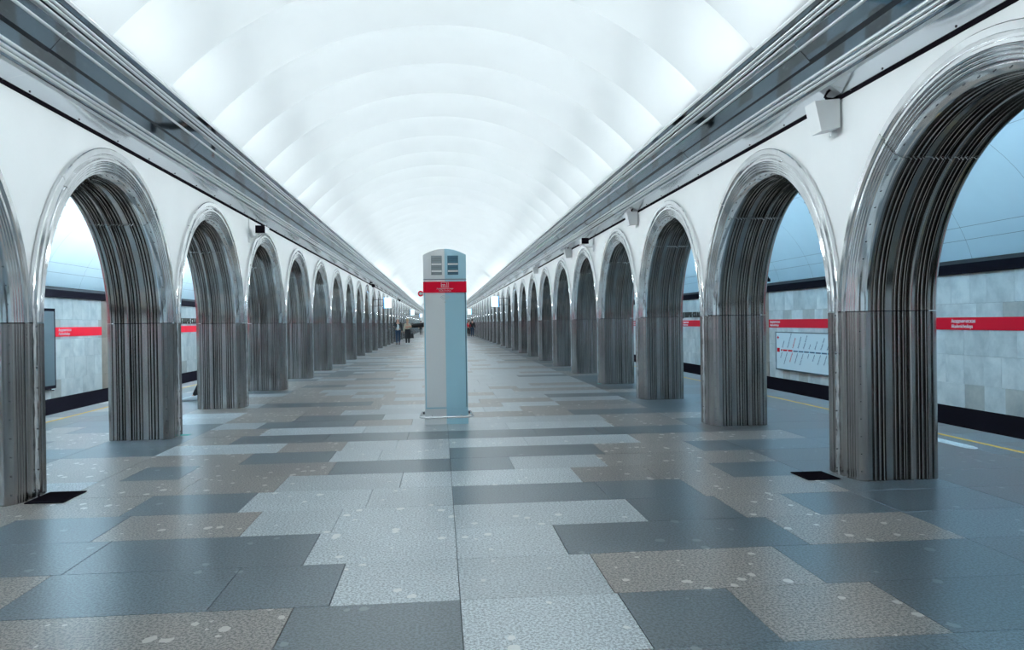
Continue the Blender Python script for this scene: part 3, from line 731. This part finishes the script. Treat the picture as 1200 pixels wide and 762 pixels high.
# ------------------------------------------------------------------ people
def skinned(name, verts, edges, mat, parent, sub=2, rootv=0):
    me = bpy.data.meshes.new(name); me.from_pydata([v[:3] for v in verts], edges, []); me.materials.append(mat)
    bm = bmesh.new(); bm.from_mesh(me); lay = bm.verts.layers.skin.verify(); bm.verts.ensure_lookup_table()
    for v, d in zip(bm.verts, verts):
        rx_, ry_ = (d[3], d[4]) if len(d) > 4 else (d[3], d[3])
        v[lay].radius = (rx_, ry_); v[lay].use_root = (v.index == rootv)
    bm.to_mesh(me); bm.free()
    o = link(name, me, parent)
    sk = o.modifiers.new('skin', 'SKIN'); sk.use_smooth_shade = True
    sb = o.modifiers.new('sub', 'SUBSURF'); sb.levels = sub; sb.render_levels = sub
    return o
SKIN = pr('skin', (.62, .36, .27), .5)
def person(loc, rz, label, H=1.75, jacket=None, shirt=None, trousers=None, shoes=None, hair=None, arms=None, stride=.25, female=False, group=None, skirt=False):
    t = thing('person', label, 'person', loc, rz, group); k = H / 1.75
    # the figure faces -y
    hips = (0, 0, .93 * k); st = stride
    J = {}
    J['pel'] = (0, 0, .95 * k, .14 * k, .11 * k); J['wai'] = (0, 0, 1.10 * k, .13 * k, .10 * k); J['che'] = (0, 0, 1.28 * k, .16 * k, .11 * k); J['nek'] = (0, 0, 1.46 * k, .06 * k)
    J['hd0'] = (0, -.01, 1.54 * k, .065 * k, .075 * k); J['hd1'] = (0, -.015, 1.64 * k, .078 * k, .095 * k); J['hd2'] = (0, 0, 1.72 * k, .05 * k, .06 * k)
    sw = .19 * k if not female else .165 * k
    A = arms or {}
    for s, n in ((-1, 'l'), (1, 'r')):
        J['sh' + n] = (s * sw, 0, 1.40 * k, .055 * k)
        el, wr = A.get(n, ((s * (sw + .06), .02, 1.12 * k), (s * (sw + .07), -.08, .88 * k)))
        J['el' + n] = (*el, .042 * k); J['wr' + n] = (*wr, .028 * k)
        d = (Vector(wr) - Vector(el)).normalized(); J['pa' + n] = (*(Vector(wr) + d * .07), .032 * k, .02 * k)
        J['hp' + n] = (s * .09 * k, 0, .88 * k, .085 * k)
        J['kn' + n] = (s * .09 * k, -.04 - s * st * .25, .50 * k, .058 * k); J['an' + n] = (s * .09 * k, .02 - s * st, .09 * k, .038 * k)
        J['to' + n] = (s * .10 * k, -.12 - s * st, .04 * k, .022 * k, .018 * k)
    names = list(J); idx = {n: i for i, n in enumerate(names)}
    E = [('pel', 'wai'), ('wai', 'che'), ('che', 'nek'), ('nek', 'hd0'), ('hd0', 'hd1'), ('hd1', 'hd2')]
    for n in 'lr': E += [('che', 'sh' + n), ('sh' + n, 'el' + n), ('el' + n, 'wr' + n), ('wr' + n, 'pa' + n), ('pel', 'hp' + n), ('hp' + n, 'kn' + n), ('kn' + n, 'an' + n), ('an' + n, 'to' + n)]
    V = [J[n] for n in names]; ED = [(idx[a], idx[b]) for a, b in E]
    # five unequal fingers on each hand
    for s, n in ((-1, 'l'), (1, 'r')):
        el = Vector(J['el' + n][:3]); wr = Vector(J['wr' + n][:3]); d = (wr - el).normalized(); sd = d.cross(Vector((1, 0, 0))).normalized()
        if sd.length < .1: sd = Vector((0, 1, 0))
        pa = Vector(J['pa' + n][:3])
        for fi, (off, ln) in enumerate(((-.024, .070), (-.008, .082), (.008, .078), (.024, .062), (-.04, .03))):
            b = pa + sd * off * .8; m_ = b + d * ln * .6 + sd * (off * .3); e_ = b + d * ln + sd * off * .3 + Vector((-s * .012, 0, 0))
            i0 = len(V); V += [(*m_, .008 * k), (*e_, .007 * k)]; ED += [(idx['pa' + n], i0), (i0, i0 + 1)]
    skinned('body', V, ED, SKIN, t, 1, 0)
    def sub(name, ns, grow, mat, over=None):
        vv = []; over = over or {}
        for n in ns:
            d = list(J[n]); 
            if n in over: d = list(over[n])
            for q in range(3, len(d)): d[q] += grow
            vv.append(tuple(d))
        ee = [(ns.index(a), ns.index(b)) for a, b in E if a in ns and b in ns]
        return skinned(name, vv, ee, mat, t, 1, 0)
    if trousers is not None: sub('trousers', ['pel', 'hpl', 'hpr', 'knl', 'knr', 'anl', 'anr'], .016, trousers)
    if skirt:
        mb = MB(); rows = [[(rx_ * math.cos(u), ry_ * math.sin(u), z * k) for u in [2 * math.pi * j / 16 for j in range(16)]] for z, rx_, ry_ in ((1.06, .15, .12), (.92, .19, .15), (.65, .20, .17), (.42, .20, .18))]
        mb.grid(rows, True); obj('skirt', mb, skirt, t, 60)
    if shirt is not None: sub('shirt', ['pel', 'wai', 'che', 'nek'], .012, shirt)
    if jacket is not None:
        j = sub('jacket', ['pel', 'wai', 'che', 'shl', 'shr', 'ell', 'elr', 'wrl', 'wrr'], .024, jacket, {'pel': (0, .02, .90 * k, .15 * k, .11 * k), 'wai': (0, .025, 1.10 * k, .135 * k, .105 * k), 'che': (0, .02, 1.29 * k, .155 * k, .11 * k)})
        if shirt is not None:
            mb = MB(); mb.ball((0, -.105, 1.12 * k), .2, 12, (.30, .22, 1.15)); obj('shirt_front', mb, shirt, t, 60)
    if shoes is not None:
        for s, n in ((-1, 'l'), (1, 'r')):
            a = Vector(J['an' + n][:3]); mb = MB(); x, y = a.x, a.y
            rows = []
            for (dy, w_, h_) in ((.09, .030, .08), (.06, .046, .12), (-.02, .050, .115), (-.08, .052, .09), (-.16, .048, .07), (-.22, .024, .04)):
                rows.append([(x + w_ * math.cos(u), y + dy, .002 + h_ * (.5 + .5 * math.sin(u))) for u in [2 * math.pi * j_ / 10 for j_ in range(10)]])
            mb.grid(rows, True); mb.f.append(tuple(range(len(mb.v) - 10, len(mb.v)))); mb.f.append(tuple(range(10))); obj('shoe', mb, shoes, t, 60)
    if hair is not None:
        mb = MB(); mb.ball((0, .024 * k, 1.68 * k), .112 * k, 12, (.88, 1.0, 1.0)); obj('hair', mb, hair, t, 60)
        if female: mb = MB(); mb.ball((0, .06 * k, 1.58 * k), .09 * k, 12, (.9, .6, 1.3)); obj('hair', mb, hair, t, 60)
    mb = MB(); mb.ball((0, -.105 * k, 1.615 * k), .016 * k, 8, (.8, 1.1, 1.5)); obj('nose', mb, SKIN, t, 60)
    for s in (-1, 1):
        mb = MB(); mb.ball((s * .030 * k, -.093 * k, 1.64 * k), .010 * k, 8); obj('eye', mb, M_BLACK, t, 60)
        mb = MB(); mb.ball((s * .078 * k, .0, 1.62 * k), .024 * k, 8, (.4, .8, 1.3)); obj('ear', mb, SKIN, t, 60)
    mb = MB(); mb.ball((0, -.092 * k, 1.575 * k), .018 * k, 8, (1.3, .5, .4)); obj('mouth', mb, pr('lips', (.5, .2, .18), .5), t, 60)
    return t
NAVYC = pr('navy_denim', (.02, .05, .10), .8); BLK = pr('black_cloth', (.012, .013, .016), .8); WCL = pr('white_cotton', (.75, .8, .82), .8)
BEI = pr('beige_cloth', (.55, .55, .42), .8); GRH = pr('grey_hair', (.62, .62, .60), .7); BLH = pr('blonde_hair', (.50, .36, .22), .6); DKH = pr('dark_hair', (.04, .03, .03), .6); REDC = pr('red_cloth', (.75, .02, .04), .7); ORC = pr('orange_cloth', (.65, .18, .03), .7); LEA = pr('black_leather', (.015, .015, .018), .35)
person((-2.92, 53.9, 0), 0, 'person with grey hair in black jacket and white shirt walking down the left side', 1.80, BLK, WCL, NAVYC, BLK, GRH, stride=.14,
       arms={'l': ((-.27, -.02, 1.17), (-.26, -.20, 1.20))})
wp = person((-2.27, 53.5, 0), 0, 'person in pale beige jacket and dark skirt carrying a black handbag', 1.70, BEI, None, BLK, WCL, BLH, stride=.14, female=True, skirt=BLK,
       arms={'r': ((.24, -.05, 1.10), (.12, -.22, 1.18))})
bg = thing('handbag', 'black handbag hanging from the arm of the person in beige', 'bag', (-1.98, 53.5, .42))
mb = MB(); mb.prism([(-.13, 0), (.13, 0), (.10, .30), (-.10, .30)], 'y', -.06, .06); obj('pouch', mb, LEA, bg)
mb = MB(); mb.tube([(-.08, 0, .29), (-.09, 0, .50), (-.14, 0, .68), (-.05, 0, .5), (.08, 0, .29)], .012); obj('strap', mb, LEA, bg, 60)
person((-.12, 20.0, 0), R(-90), 'person in black behind the help column with one arm stretched out to the left', 1.74, BLK, None, BLK, BLK, DKH, stride=.02,
       arms={'l': ((-.22, -.38, 1.37), (-.20, -.70, 1.33)), 'r': ((.27, .05, 1.12), (.28, -.05, .9))})
person((-2.45, 98, 0), 0, 'tiny distant person in orange near the far end on the left', 1.72, ORC, None, BLK, BLK, DKH, stride=.1)
person((3.12, 80, 0), R(180), 'person in dark clothes standing far off beside the right arcade', 1.75, BLK, None, NAVYC, BLK, DKH, stride=.06)
person((2.83, 81.5, 0), 0, 'person with a red garment partly hidden behind the help column on the right', 1.62, REDC, None, BLK, BLK, DKH, stride=.06)
person((-4.36, 15.55, 0), R(-90), 'person walking behind the third left pylon, only a white shoe and ankle showing', 1.72, BLK, None, BLK, pr('white_shoe_canvas', (.8, .82, .85), .6), DKH, stride=.38,
       arms={'l': ((-.22, .08, 1.12), (-.22, .02, .88)), 'r': ((.22, .08, 1.12), (.22, .02, .88))})
